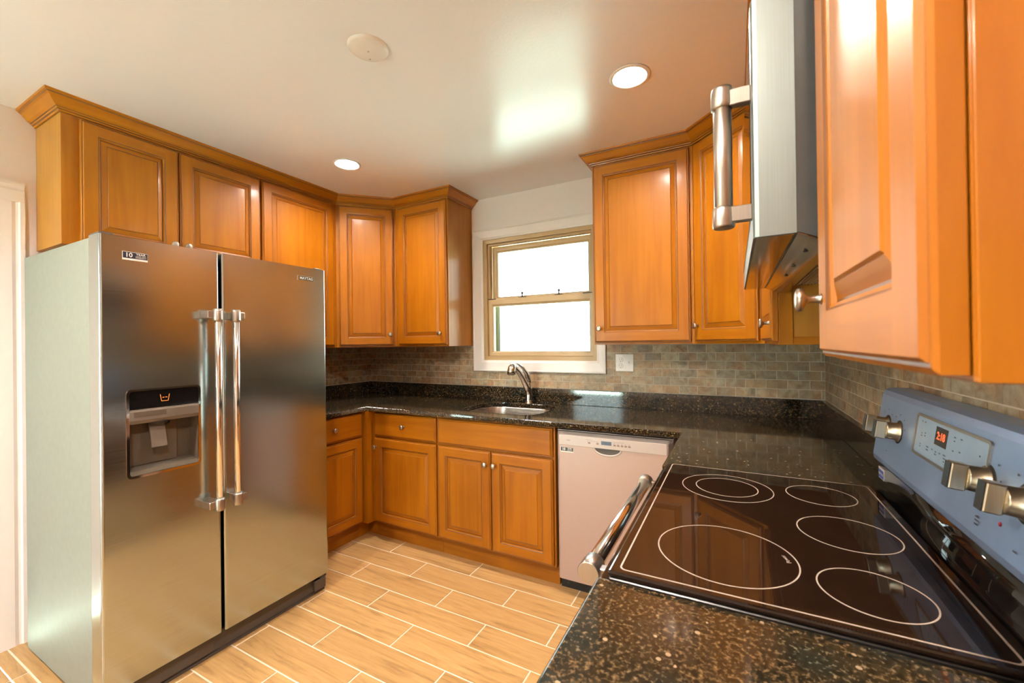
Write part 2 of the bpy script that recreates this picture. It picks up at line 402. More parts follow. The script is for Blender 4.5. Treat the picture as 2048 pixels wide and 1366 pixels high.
# door casing on the left wall
d1 = struct(MB().box(-W-.15, -W-.05, DY0+.021, DY1-.021, .001, DZ-.021, 0, .002).build('door_1', M['trimw']), 'white door in a white casing left of the fridge')
mb = MB()
prof = [(0, 0), (.014, 0), (.018, .006), (.018, .05), (.014, .062), (.016, .07), (.022, .075), (.022, .09), (0, .09)]
mb.prism([(-W+a, DY1+b) for a, b in prof], 'z', .0, DZ-.018)
mb.prism([(-W+a, DY0-b) for a, b in prof], 'z', .0, DZ-.018)
mb.prism([(-W+a, DZ+b-.018) for a, b in prof], 'y', DY0-.09, DY1+.09)
mb.box(-W-.15, -W, DY1-.02, DY1, 0, DZ); mb.box(-W-.15, -W, DY0, DY0+.02, 0, DZ); mb.box(-W-.15, -W, DY0+.02, DY1-.02, DZ-.02, DZ)
mb.build('door_casing', M['trimw'], d1)

# ------------------------------------------------------------------ tiled backsplash
TW, TH, TG, TT = .1005, .0500, .0022, .007
def tiles(name, parent, u0, u1, z0, z1, P, uref, holes=()):
    """P(u, z, d) -> world, d = distance off the wall"""
    mb = MB()
    def cut(a, b, c, d):
        out = [(a, b, c, d)]
        for (h0, h1, k0, k1) in holes:
            nx = []
            for (p, q, s_, t_) in out:
                if q <= h0 or p >= h1 or t_ <= k0 or s_ >= k1: nx.append((p, q, s_, t_)); continue
                if p < h0: nx.append((p, h0, s_, t_))
                if q > h1: nx.append((h1, q, s_, t_))
                pp, qq = max(p, h0), min(q, h1)
                if s_ < k0: nx.append((pp, qq, s_, k0))
                if t_ > k1: nx.append((pp, qq, k1, t_))
            out = nx
        return out
    def blk(a, b, c, d, t0, t1, mi, ch=0.):
        if b-a < .004 or d-c < .004: return
        ps = [P(a, c, t0), P(b, c, t0), P(b, d, t0), P(a, d, t0), P(a+ch, c+ch, t1), P(b-ch, c+ch, t1), P(b-ch, d-ch, t1), P(a+ch, d-ch, t1)]
        v = [mb.b.verts.new(p) for p in ps]
        for q in ((0, 1, 2, 3), (4, 5, 6, 7), (0, 1, 5, 4), (1, 2, 6, 5), (2, 3, 7, 6), (3, 0, 4, 7)):
            mb.b.faces.new([v[i] for i in q]).material_index = mi
    for c in cut(u0, u1, z0, z1): blk(*c, 0, TT-.0016, 0)
    k = 0; z = 1.0175
    while z > z0: z -= TH; k += 1
    while z < z1:
        u = uref+(TW/2 if k % 2 else 0)
        u -= TW*math.ceil((u-u0)/TW)
        while u < u1:
            a, b, c, d = max(u, u0), min(u+TW, u1), max(z, z0), min(z+TH, z1)
            if b-a > .006 and d-c > .006:
                for q in cut(a+TG/2, b-TG/2, c+TG/2, d-TG/2): blk(*q, .0005, TT, 1, .0008)
            u += TW
        z += TH; k += 1
    return mb.build(name, [M['tgrout'], M['tile']], parent)
tiles('tile_backsplash', wall_back, -W+TT, -TT, 1.0165, 1.40, lambda u, z, d: (u, -d, z), -.0233,
      holes=[(-2.207, -1.173, 1.128, 1.5)])
tiles('tile_backsplash', wall_left, -1.9, 0, 1.0165, 1.40, lambda u, z, d: (-W+d, u, z), -.05)
tiles('tile_backsplash', wall_right, -3.6, 0, .93, 1.52, lambda u, z, d: (-d, u, z), -.062)

# ------------------------------------------------------------------ window
CX0, CX1, CZ0, CZ1 = -2.207, -1.173, 1.128, 2.203
win = struct(MB().box(WX0, WX0+.03, .0, .13, WZ0, WZ1).box(WX1-.03, WX1, .0, .13, WZ0, WZ1).box(WX0+.03, WX1-.03, .0, .13, WZ0, WZ0+.03).box(WX0+.03, WX1-.03, .0, .13, WZ1-.03, WZ1)
             .box(WX0+.03, WX0+.044, .02, .06, WZ0+.03, WZ1-.03).box(WX1-.044, WX1-.03, .02, .06, WZ0+.03, WZ1-.03).box(WX0+.044, WX1-.044, .02, .05, WZ1-.046, WZ1-.03)
             .build('window_1', M['almond']), 'almond double hung window over the sink')
mb = MB()
o_ = [(CX0, CZ0), (CX1, CZ0), (CX1, CZ1), (CX0, CZ1)]; i_ = [(WX0, WZ0), (WX1, WZ0), (WX1, WZ1), (WX0, WZ1)]
def lerp(a, b, t): return [(p[0]+(q[0]-p[0])*t, p[1]+(q[1]-p[1])*t) for p, q in zip(a, b)]
rg = [(lerp(o_, i_, t), d) for t, d in ((0, 0), (0, -.020), (.06, -.023), (.12, -.023), (.18, -.018), (.8, -.014), (.9, -.010), (1, -.008), (1, 0))]
mb.rings([[(p[0], d, p[1]) for p in L] for L, d in rg], smooth=False, capa=False, capb=False)
mb.build('window_casing', M['trimw'], win)
def sash(name, x0, x1, z0, z1, gx0, gx1, gz0, gz1, y0, y1, latches=False):
    mb = MB()
    O = [(x0, z0), (x1, z0), (x1, z1), (x0, z1)]; I = [(gx0, gz0), (gx1, gz0), (gx1, gz1), (gx0, gz1)]
    mb.rings([[(p[0], d, p[1]) for p in L] for L, d in ((O, y1), (O, y0+.003), (lerp(O, I, .08), y0), (lerp(O, I, .7), y0), (lerp(O, I, .85), y0+.006), (I, y0+.010), (I, y1))], smooth=False, capa=False, capb=False)
    s = mb.build(name, M['almondl'], win)
    MB().box(gx0-.004, gx1+.004, (y0+y1)/2, (y0+y1)/2+.004, gz0-.004, gz1+.004).build('glass_pane', M['pane'], s)
    return s
sash('upper_sash', -2.074, -1.28, 1.662, 2.079, -2.030, -1.312, 1.694, 2.034, .062, .092)
ls = sash('lower_sash', -2.088, -1.266, 1.242, 1.674, -2.048, -1.294, 1.278, 1.618, .018, .056)
for x in (-1.807, -1.517):
    MB().box(x-.028, x+.028, .022, .05, 1.674, 1.678).lathe([(.012, 0), (.009, .006), (.005, .01), (.004, .022), (.008, .027), (.0095, .033), (.006, .040), (.001, .041)], (x, .036, 1.676), n=14).build('sash_latch', M['slot'], ls)
for a, b in ((-2.088, -2.02), (-1.335, -1.266)):
    MB().box(a, b, .014, .022, 1.672, 1.677).build('tilt_latch', M['slot'], ls)
mb = MB(); mb.box(-2.11, -2.055, .135, .15, 1.2, 2.12).box(-1.25, -1.24, .135, .15, 1.2, 2.12).box(-2.055, -1.25, .135, .15, 2.09, 2.12).box(-2.055, -1.25, .135, .15, 1.2, 1.24)
mb.build('storm_frame', M['storm'], win)

# ------------------------------------------------------------------ cabinet fronts
def rect(x0, x1, z0, z1, d, y): return [(x0+d, y, z0+d), (x1-d, y, z0+d), (x1-d, y, z1-d), (x0+d, y, z1-d)]
def strip(mb, A, B, mi):
    for i in range(4):
        m_ = mi if isinstance(mi, int) else mi[i]
        mb.face([A[i], A[(i+1) % 4], B[(i+1) % 4], B[i]], m_)
def raised_door(x0, x1, z0, z1, yf, fr=.058, t=DF, split=0):
    """door in a local frame facing -y; yf = back plane of the door, front at yf-t. mats 0 vertical, 1 horizontal, 2 glaze"""
    mb = MB(); V = (1, 0, 1, 0)
    R = lambda d, y: rect(x0, x1, z0, z1, d, yf-y)
    strip(mb, R(0, 0), R(0, t-.007), V); strip(mb, R(0, t-.007), R(.004, t-.004), V)
    strip(mb, R(.004, t-.004), R(.0065, t-.0045), 2); strip(mb, R(.0065, t-.0045), R(.010, t), V)
    a = .010
    X0, X1, Z0, Z1, y = x0+a, x1-a, z0+a, z1-a, yf-t
    f = fr
    q = lambda pts, mi: mb.face([(p[0], y, p[1]) for p in pts], mi)
    q([(X0, Z0), (x0+f, Z0), (x0+f, Z1), (X0, Z1)], 0); q([(x1-f, Z0), (X1, Z0), (X1, Z1), (x1-f, Z1)], 0)
    q([(x0+f, Z0), (x1-f, Z0), (x1-f, z0+f), (x0+f, z0+f)], 1); q([(x0+f, z1-f), (x1-f, z1-f), (x1-f, Z1), (x0+f, Z1)], 1)
    strip(mb, R(f, t), R(f+.0035, t-.003), 2); strip(mb, R(f+.0035, t-.003), R(f+.007, t-.004), V)
    strip(mb, R(f+.007, t-.004), R(f+.0095, t-.010), V); strip(mb, R(f+.0095, t-.010), R(f+.0125, t-.010), 2)
    strip(mb, R(f+.0125, t-.010), R(f+.022, t-.0065), V); strip(mb, R(f+.022, t-.0065), R(f+.031, t-.0035), V)
    strip(mb, R(f+.031, t-.0035), R(f+.0325, t-.0048), 2); strip(mb, R(f+.0325, t-.0048), R(f+.036, t-.002), V)
    mb.face(R(f+.036, t-.002), 0); mb.face(R(0, 0), 0)
    return mb
def slab_front(x0, x1, z0, z1, yf, t=DF):
    mb = MB(); R = lambda d, y: rect(x0, x1, z0, z1, d, yf-y); V = (1, 1, 1, 1)
    strip(mb, R(0, 0), R(0, t-.008), 1); strip(mb, R(0, t-.008), R(.005, t-.005), 1); strip(mb, R(.005, t-.005), R(.007, t-.0055), 2)
    strip(mb, R(.007, t-.0055), R(.013, t), 1); mb.face(R(.013, t), 1); mb.face(R(0, 0), 1)
    return mb
WM = None
def wm(): return [M['wv'], M['wh'], M['glaze']]
def knob(x, y, z, Mx, parent, s=1.0):
    mb = MB(); mb.lathe([(.0075*s, 0), (.006*s, .002), (.0048*s, .006), (.0048*s, .014), (.008*s, .018), (.0145*s, .021), (.0155*s, .024), (.0150*s, .0275), (.010*s, .0295), (.001, .030)], (x, y, z), (0, -1, 0), 20)
    k = mb.xf(Mx).build('knob', M['nickel'], parent); k['label'] = 'satin nickel mushroom knob'
def cabinet(name, label, Mx, w, depth, z0, z1, fronts, group=None, cat='cabinet', toe=False, loc=None, side=None, base_z=None, open_top=False):
    """local frame: wall at y=0, front face of the carcass at y=-depth, x 0..w.  fronts: (kind,x0,x1,z0,z1,(knob x,z)|None)"""
    o = Mx @ Vector((w/2, 0, 0)); root = thing(name, (o.x, o.y, z0 if base_z is None else base_z), label, cat, group)
    mb = MB()
    if open_top:
        mb.box(0, .018, -depth, -.001, z0, z1).box(w-.018, w, -depth, -.001, z0, z1).box(.018, w-.018, -depth, -.001, z0, z0+.018).box(.018, w-.018, -.012, -.001, z0+.018, z1)
        mb.box(.018, w-.018, -depth, -depth+.018, z0+.018, z0+.05).box(.018, w-.018, -depth, -depth+.018, z1-.19, z1)
    else: mb.box(0, w, -depth, -.001, z0, z1, 0, .0008)
    for f in mb.b.faces:
        f.normal_update()
        if abs(f.normal.x) > .9: f.material_index = 1
    mb.xf(Mx).build('carcass', [M['wv'], M['ven']], root)
    if side is not None:     # framed side panel: sx = local x of the side, sign outward
        sxp, sg = side; a, b = sorted((sxp, sxp+sg*.004))
        mb = MB(); mb.box(a, b, -depth, -depth+.036, z0, z1, 0, .0006); mb.box(a, b, -depth+.036, -.012, z0, z0+.024, 1, .0006)
        mb.xf(Mx).build('side_frame', [M['wv'], M['wh']], root)
    for f in fronts:
        kind, x0, x1, a, b, kn = f
        mb = (raised_door if kind == 'door' else slab_front)(x0, x1, a, b, -depth-.0015)
        d = mb.xf(Mx).build('door' if kind == 'door' else ('drawer' if kn else 'false_drawer_front'), wm(), root)
        if kn:
            for (kx, kz) in ([kn] if not isinstance(kn[0], (tuple, list)) else kn): knob(kx, -depth-.0015-DF, kz, Mx, d)
    if toe:
        mb = MB().box(0, w, -depth+.045, -.01, 0, z0, 0); mb.xf(Mx).build('toe_board', M['toe'], root)
    return root

D = .31
I4 = Matrix.Identity(4)
DT, DB = CT-.010, UB+.012
ML = lambda y0: RZ(PI/2, -W, y0)          # cabinets on the left wall, local x -> +y
MR = lambda y0: RZ(-PI/2, 0, y0)          # cabinets on the right wall, local x -> -y
MBk = lambda x0: RZ(0, x0, 0)
KZ = 1.416
# left wall, over the fridge, then a full height one
cabinet('wall_cabinet', 'short two-door maple cabinet above the refrigerator', ML(-2.04), .868, D, 1.80, CT,
        [('door', .058, .432, 1.812, DT, (.405, 1.872)), ('door', .438, .862, 1.812, DT, (.466, 1.872))])
cabinet('wall_cabinet', 'tall maple cabinet between refrigerator and corner, half hidden by the refrigerator door', ML(-1.170), .56, D, UB, CT,
        [('door', .004, .527, DB, DT, None)])
# back wall left of the window
cabinet('wall_cabinet', 'narrow maple cabinet directly left of the window', MBk(-W+.612), .492, D, UB, CT,
        [('door', .036, .484, DB, DT, (.484-.048, KZ))])
# back wall right of the window
cabinet('wall_cabinet', 'wide maple cabinet directly right of the window', MBk(-1.160), .548, D, UB, CT,
        [('door', .008, .530, DB, DT, (.040, KZ))])
# right wall beyond the microwave
cabinet('wall_cabinet', 'maple cabinet on the range wall beyond the microwave, seen edge on', MR(-.612), .604, D-.005, UB, CT,
        [('door', .006, .596, DB, DT, (.545, 1.392))], side=(.604, 1))
# right wall next to the camera
cabinet('wall_cabinet', 'blurred maple cabinet nearest the camera at the right edge', MR(-2.012), .379, .300, 1.312, CT,
        [('door', .008, .377, 1.316, DT, (.037, 1.392))], side=(.379, 1))
cabinet('wall_cabinet', 'short maple cabinet above the microwave', MR(-1.224), .780, D-.005, 1.93, CT,
        [('door', .006, .386, 1.942, DT, None), ('door', .392, .774, 1.942, DT, None)])
def diagonal(label, cornerx, sg, kx, kz):
    """corner cabinet; sg=+1 at the left wall, -1 at the right"""
    root = thing('corner_cabinet', (cornerx+sg*.3, -.3, UB), label, 'cabinet')
    X = lambda d: cornerx+sg*d
    poly = [(X(.001), -.001), (X(.611), -.001), (X(.611), -D), (X(D), -.611), (X(.001), -.611)]
    MB().prism(poly, 'z', UB, CT).build('carcass', M['wv'], root)
    A = Vector((X(D), -.611)) if sg > 0 else Vector((X(.611), -D)); B = Vector((X(.611), -D)) if sg > 0 else Vector((X(D), -.611))
    L = (B-A).length; ang = math.atan2(B.y-A.y, B.x-A.x); Mx = RZ(ang, A.x, A.y)
    d = raised_door(.020, L-.020, DB, DT, -.0015).xf(Mx).build('door', wm(), root)
    knob(kx if kx > 0 else L+kx, -.0015-DF, kz, Mx, d)
    return root
diagonal('angled maple corner cabinet left of the window', -W, 1, -.048, KZ)
diagonal('angled maple corner cabinet in the right corner, partly behind the microwave handle', 0, -1, .046, KZ)
# small wood blocks seen under the left corner joints
# crown mouldings
CP = [(0, 0), (.005, 0), (.007, .006), (.012, .009), (.014, .014), (.018, .016), (.026, .022), (.036, .034), (.046, .046), (.052, .050), (.054, .054), (.060, .055), (.062, H-CT-.0005), (0, H-CT-.0005)]
def crown(label, path, sgn):
    """path: polyline (x,y) walked so that the room is on the side given by sgn"""
    mb = MB(); P2 = [Vector(p) for p in path]; n = len(P2)
    nr = []
    for i in range(n-1):
        d = (P2[i+1]-P2[i]).normalized(); nr.append(Vector((d.y, -d.x))*sgn)
    rings_ = []
    for i, p in enumerate(P2):
        if i == 0: m_ = nr[0]
        elif i == n-1: m_ = nr[-1]
        else:
            b = nr[i-1]+nr[i]; m_ = b/b.dot(nr[i])*1.0
            m_ = b*(1.0/ (b.dot(nr[i])))
        rings_.append([(p.x+m_.x*o, p.y+m_.y*o, CT+z) for o, z in CP])
    mb.rings(rings_, smooth=False)
    bmesh.ops.recalc_face_normals(mb.b, faces=mb.b.faces)
    for f in mb.b.faces:
        zz = [v.co.z-CT for v in f.verts]; lo, hi = min(zz), max(zz)
        for a, b in ((.006, .009), (.014, .016), (.050, .054)):
            if abs(lo-a) < .0004 and abs(hi-b) < .0004: f.material_index = 1
    o = mb.build('crown_molding', [M['wh'], M['glaze']]); tag(o, label, 'molding'); return o
crown('stepped maple crown molding above the refrigerator and left corner cabinets', [(-W+.001, -2.041), (-W+D+.001, -2.041), (-W+D+.001, -.6115), (-W+.6115, -D-.001), (-W+.612+.4925, -D-.001), (-W+.612+.4925, -.001)], 1)
crown('stepped maple crown molding above the cabinets right of the window', [(-1.1605, -.001), (-1.1605, -D-.001), (-.6115, -D-.001), (-D-.001, -.6115), (-D-.001, -2.395)], 1)

# ------------------------------------------------------------------ base cabinets
BD = .61; BZ0, BZ1 = .112, .882
def base(label, Mx, w, fronts, open_top=False): return cabinet('base_cabinet', label, Mx, w, BD, BZ0, BZ1, fronts, toe=True, base_z=0, open_top=open_top)
base('maple base cabinet in the left corner beside the refrigerator, with one drawer', ML(-1.130), .500-.032, [('drawer', .01, .460, .714, .872, (.222, .796)), ('door', .01, .460, .125, .702, None)])
base('maple base cabinet with a drawer over one door, left of the sink cabinet', MBk(-W+.662), .567, [('drawer', .032, .562, .714, .872, (.300, .796)), ('door', .032, .562, .125, .702, (.052, .640))])
base('double door maple sink base cabinet with a false drawer panel', MBk(-2.093), .797, [('panel', .010, .786, .714, .872, None), ('door', .010, .394, .125, .702, (.366, .628)), ('door', .400, .786, .125, .702, (.425, .628))], True)
base('maple base cabinet end visible right of the dishwasher', MR(-.655), .562, [('drawer', .01, .552, .714, .872, (.28, .796)), ('door', .01, .552, .125, .702, (.05, .64))])
base('maple base cabinet under the counter nearest the camera', MR(-1.996), .90, [('drawer', .01, .445, .714, .872, (.22, .796)), ('door', .01, .445, .125, .702, (.05, .64)), ('drawer', .455, .89, .714, .872, (.66, .796)), ('door', .455, .89, .125, .702, (.84, .64))])
# corner filler post between the two left runs
fp = MB().box(-W+.02, -W+.6605, -.661, -.02, BZ0, BZ1).box(-W+.02, -W+.6605, -.565, -.02, 0, BZ0-.0005).box(-W+.02, -W+.565, -.661, -.566, 0, BZ0-.0005)
tag(fp.build('corner_filler', M['wv']), 'maple filler post in the inner corner of the base cabinets', 'cabinet filler')

# ------------------------------------------------------------------ worktops
SKX, SKY, SKW, SKH = -1.735, -.315, .555, .430
ct = thing('countertop', (-1.6, -.3, .884), 'dark speckled polished granite worktop running around the sink corner to the range', 'countertop')
out = [(-W+.009, -.009), (-W+.009, -1.150), (-W+.65, -1.150), (-W+.65, -.65), (-.650, -.65), (-.650, -1.2235), (-.009, -1.2235), (-.009, -.009)]
sheet(out, [rrect(SKX, SKY, SKW, SKH, .135, 10)[::-1]], .884, .914, .004).build('slab', M['granite'], ct)
mb = MB(); mb.box(-W+.009, -.009, -.029, -.009, .9145, 1.0155, 0, .0015); mb.box(-W+.009, -W+.029, -1.15, -.0295, .9145, 1.0155, 0, .0015); mb.box(-.029, -.009, -1.2235, -.0295, .9145, 1.0155, 0, .0015)
mb.build('upstand', M['granite'], ct)
ct2 = thing('countertop', (-.33, -2.6, .884), 'brown speckled polished granite worktop nearest the camera beside the range', 'countertop')
sheet([(-.650, -3.0), (-.009, -3.0), (-.009, -1.9905), (-.650, -1.9905)], [], .884, .914, .004).build('slab', M['granite'], ct2)
MB().box(-.029, -.009, -3.0, -1.9905, .9145, 1.0155, 0, .0015).build('upstand', M['granite'], ct2)
# sink
sk = thing('sink', (SKX, SKY, .70), 'undermounted stainless steel sink bowl below the window', 'sink')
mb = MB(); rr = []
for (dw, z, rad) in ((.03, .8835, .15), (.006, .8835, .138), (.0, .875, .135), (-.012, .76, .12), (-.03, .725, .10), (-.09, .712, .07)):
    rr.append([(p[0], p[1], z) for p in rrect(SKX, SKY, SKW+dw, SKH+dw, rad, 10)])
for (dw, z, rad) in ((-.09, .709, .07), (-.03, .722, .10), (-.008, .76, .12), (.004, .875, .135), (.03, .880, .15)):
    rr.append([(p[0], p[1], z) for p in rrect(SKX, SKY, SKW+dw, SKH+dw, rad, 10)])
mb.rings(rr[:6], capa=False, capb=True); mb.build('bowl', M['sinkst'], sk)
MB().lathe([(.045, 0), (.045, .003), (.03, .004), (.026, .001), (.001, .001)], (SKX, SKY, .7125)).build('drain', M['chrome'], sk)
# faucet
fx, fy = -1.705, -.085
fc = thing('faucet', (fx, fy, .914), 'polished chrome single-lever pull-out faucet behind the sink', 'faucet')
mb = MB(); mb.lathe([(.030, 0), (.030, .004), (.026, .008), (.0245, .03), (.024, .09), (.0235, .130), (.020, .150), (.012, .160), (.001, .162)], (fx, fy, .9145), n=28)
mb.build('body', M['chrome'], fc)
mb = MB(); mb.tube([(fx, fy-.004, .985), (fx-.003, fy-.035, 1.045), (fx-.007, fy-.08, 1.100), (fx-.012, fy-.125, 1.145), (fx-.016, fy-.165, 1.172), (fx-.019, fy-.185, 1.180)], [.022, .021, .019, .018, .019, .020])
mb.build('spout', M['chrome'], fc)
mb = MB(); mb.tube([(fx-.018, fy-.170, 1.178), (fx-.020, fy-.192, 1.183), (fx-.021, fy-.207, 1.174), (fx-.022, fy-.213, 1.155), (fx-.022, fy-.215, 1.132)], [.018, .024, .027, .028, .027], n=20)
mb.build('spray_head', M['chrome'], fc)
MB().lathe([(.022, 0), (.022, .003), (.001, .003)], (fx-.022, fy-.215, 1.1285)).build('aerator', M['slot'], fc)
mb = MB(); mb.tube([(fx+.001, fy+.002, 1.060), (fx, fy-.006, 1.095), (fx-.006, fy-.02, 1.130), (fx-.018, fy-.05, 1.165), (fx-.032, fy-.085, 1.190), (fx-.038, fy-.10, 1.197)], [.021, .020, .016, .011, .008, .004])
mb.build('lever', M['chrome'], fc)

# outlet plate
ot = thing('outlet_plate', (-1.054, -.007, 1.20), 'white two-gang plate with an outlet and a switch right of the window', 'outlet')
MB().box(-1.111, -.997, -.0125, -.0075, 1.147, 1.258, 0, .002, 2).build('plate', M['outw'], ot)
for z in (1.183, 1.222):
    f = MB().lathe([(.0165, 0), (.0165, .002), (.015, .0025)], (-1.079, -.0125, z), (0, -1, 0), 20).build('outlet_face', M['outw'], ot)
    MB().box(-1.086, -1.084, -.0158, -.015, z-.002, z+.008).box(-1.074, -1.072, -.0158, -.015, z-.002, z+.008).lathe([(.0025, 0), (.0025, .0008)], (-1.079, -.015, z-.009), (0, -1, 0), 10).build('outlet_slot', M['slot'], f)
MB().box(-1.033, -1.023, -.0145, -.0125, 1.19, 1.215).box(-1.031, -1.025, -.022, -.0145, 1.203, 1.209).build('toggle_switch', M['outw'], ot)

# ------------------------------------------------------------------ refrigerator
FX, FY0, FY1, FZ = -2.411, -2.109, -1.176, 1.750
fr = thing('refrigerator', (-2.85, (FY0+FY1)/2, 0), 'stainless side-by-side refrigerator with a water dispenser', 'refrigerator')
MB().box(-3.205, FX-.092, FY0+.003, FY1-.003, .02, FZ-.004, 0, .004).build('cabinet_body', M['fside'], fr)
MB().box(FX-.0915, FX-.086, FY0+.012, FY1-.012, .10, FZ-.01).build('door_gasket', M['black'], fr)
GY0, GY1 = -1.716, -1.705
DY_ = (-2.031, -1.799, .856, 1.178)   # dispenser opening
def fdoor(y0, y1, hole=None):
    mb = MB(); b = .010
    # cross-section with rounded front edges, extruded in z
    sec = []
    for (cyy, s_) in ((y0, 1), (y1, -1)):
        pts = [(FX-.085, cyy)]+[(FX-b+b*math.sin(a), cyy+s_*(b-b*math.cos(a))) for a in [i*PI/12 for i in range(0, 7)]]
        sec.append(pts)
    z0, z1 = .098, FZ
    if hole is None:
        poly = sec[0]+sec[1][::-1]
        mb.prism(poly, 'z', z0, z1, 0)
    else:
        h0, h1, k0, k1 = hole
        A = [(x, y) for x, y in sec[0]]; B = [(x, y) for x, y in sec[1]]
        mb.prism(A+[(FX, h0), (FX-.085, h0)], 'z', z0, z1); mb.prism([(FX-.085, h1), (FX, h1)]+B[::-1], 'z', z0, z1)
        mb.box(FX-.085, FX, h0, h1, z0, k0); mb.box(FX-.085, FX, h0, h1, k1, z1)
        bmesh.ops.remove_doubles(mb.b, verts=mb.b.verts, dist=1e-5)
    return mb
d1_ = fdoor(FY0, GY0, DY_).build('freezer_door', M['steel'], fr)
d2_ = fdoor(GY1, FY1).build('refrigerator_door', M['steel'], fr)
def vhandle(y, side, par):
    xh = -2.351
    h = MB().cyl((xh, y, .700), (xh, y, 1.450), .0125, 24).build('handle', M['bar'], par)
    for za, zb in ((.650, .702), (1.448, 1.500)):
        mb = MB(); mb.lathe([(.016, 0), (.018, .002), (.0185, .01), (.0185, .042), (.0170, .050), (.014, .052)], (xh, y, za), n=24)
        zc = za+.012; yy = y+side*.030
        mb.box(FX, xh, min(yy, y)-.009 if side < 0 else y-.004, (max(yy, y)+.009) if side > 0 else y+.004, zc, zc+.030, 0, .002)
        mb.build('handle_bracket', M['nickel'], h)
vhandle(-1.752, -1, d1_); vhandle(-1.680, 1, d2_)
# dispenser
y0, y1, z0, z1 = DY_
PD = lambda u, v, d: (FX+d, u, v)
mb = MB(); O = rrect((y0+y1)/2, (z0+z1)/2, y1-y0+.012, z1-z0+.012, .018, 6); Ib = rrect((y0+y1)/2, (z0+z1)/2, y1-y0-.006, z1-z0-.006, .012, 6)
band_loop(mb, O, Ib, -.002, .003, 0, PD)
db = mb.build('dispenser_bezel', M['chrome'], d1_)
mb = MB(); mb.box(FX-.075, FX-.072, y0, y1, z0, z1); mb.box(FX-.072, FX-.001, y0, y0+.003, z0, 1.05); mb.box(FX-.072, FX-.001, y1-.003, y1, z0, 1.05)
mb.prism([(FX-.072, z0), (FX-.001, z0), (FX-.001, z0+.005), (FX-.012, z0+.018), (FX-.072, z0+.03)], 'y', y0+.003, y1-.003)
mb.build('dispenser_recess', M['dispg'], d1_)
MB().box(FX-.060, FX-.055, y0+.003, y1-.055, z0+.028, 1.052, 0, .002).build('dispenser_backplate', M['dispg'], d1_)
dd = MB().box(FX-.07, FX-.001, y0+.003, y1-.003, 1.108, z1-.001, 0, .001).build('dispenser_display', M['blackgloss'], d1_)
mb = MB(); yc, zc = -1.917, 1.142
for (a, b) in (((-.015, .014), (-.011, -.012)), ((-.011, -.012), (.011, -.012)), ((.011, -.012), (.015, .014))):
    mb.cyl((FX-.0005, yc+a[0], zc+a[1]), (FX-.0005, yc+b[0], zc+b[1]), .0008, 8)
for s_ in (-.005, .005): mb.box(FX-.001, FX+.0004, yc+s_-.003, yc+s_+.003, zc+.001, zc+.003)
mb.build('cup_icon', M['orled'], dd)
mb = MB(); mb.prism([(FX-.07, 1.107), (FX-.004, 1.107), (FX+.006, 1.098), (FX+.006, 1.066), (FX-.004, 1.052), (FX-.07, 1.052)], 'y', y0+.003, y1-.003)
cs = mb.build('dispenser_control_strip', M['dispw'], d1_)
mb = MB(); mb.box(FX+.006, FX+.0068, -2.015, -1.915, 1.078, 1.097).build('control_bar', M['dispg'], cs)
mb = MB(); mb.lathe([(.034, 0), (.034, -.010), (.026, -.018), (.018, -.020)], (FX-.030, -1.925, 1.052), n=20).build('water_nozzle', M['pane'], d1_)
mb = MB(); mb.prism([(FX-.040, 1.045), (FX-.034, 1.045), (FX-.012, .965), (FX-.010, .952), (FX-.016, .950), (FX-.020, .964)], 'y', -1.956, -1.906)
mb.build('dispenser_paddle', M['dispw'], d1_)
# base
mb = MB(); mb.box(FX-.08, FX-.035, FY0+.03, FY1-.005, .012, .092); mb.box(FX-.035, FX-.028, FY0+.10, GY0-.02, .020, .086, 0, .001)
mb.box(FX-.08, FX-.030, FY0+.03, FY1-.005, 0, .010)
mb.build('base_grille', M['fdark'], fr)
MB().box(FX-.09, FX-.012, FY1-.075, FY1-.008, .02, .075, 0, .004).box(FX-.09, FX-.010, FY1-.045, FY1-.006, .078, .094, 0, .003).build('foot_bracket', M['fdark'], fr)
for a_, b_ in ((FY0+.006, FY0+.05), (FY1-.05, FY1-.006)): MB().box(FX-.10, FX-.02, a_, b_, FZ+.0005, FZ+.010, 0, .003).build('hinge_cover', M['fdark'], fr)
def sticker10(parent, cx, cyy, cz, ex, w, h, nrm):
    ex = Vector(ex); n = Vector(nrm); c = Vector((cx, cyy, cz)); e2 = Vector((0, 0, 1))
    def quad(a, b, z0, z1, off, mat, name, par):
        mb = MB(); ps = []
        for d in (off, off+.0004):
            for (u, v) in ((a, z0), (b, z0), (b, z1), (a, z1)): ps.append(c+ex*u+e2*v+n*d)
        v_ = [mb.b.verts.new(p) for p in ps]
        for q in ((0, 1, 2, 3), (4, 5, 6, 7), (0, 1, 5, 4), (1, 2, 6, 5), (2, 3, 7, 6), (3, 0, 4, 7)): mb.b.faces.new([v_[i] for i in q])
        return mb.build(name, mat, par)
    s = quad(-w/2, w/2, -h/2, h/2, .0002, M['white'], 'warranty_sticker', parent)
    q = quad(-w*.48, w*.49, -h*.28, h*.46, .0007, M['navy'], 'sticker_field', s)
    text('sticker_text', '10', h*.72, M['white'], s, c+ex*(-w*.25)+e2*(h*.09)+n*.0012, ex, e2, .0003, bold=.02)
    text('sticker_text', 'YEAR', h*.34, M['white'], s, c+ex*(w*.22)+e2*(h*.27)+n*.0012, ex, e2, .0003, bold=.015, squeeze=1.15)
    text('sticker_text', 'LIMITED PARTS', h*.15, M['white'], s, c+ex*(w*.22)+e2*(h*.03)+n*.0012, ex, e2, .0003, squeeze=1.0)
    text('sticker_text', 'WARRANTY', h*.19, M['white'], s, c+ex*(w*.22)+e2*(-h*.13)+n*.0012, ex, e2, .0003)
sticker10(d1_, FX, -2.006, 1.682, (0, 1, 0), .076, .031, (1, 0, 0))
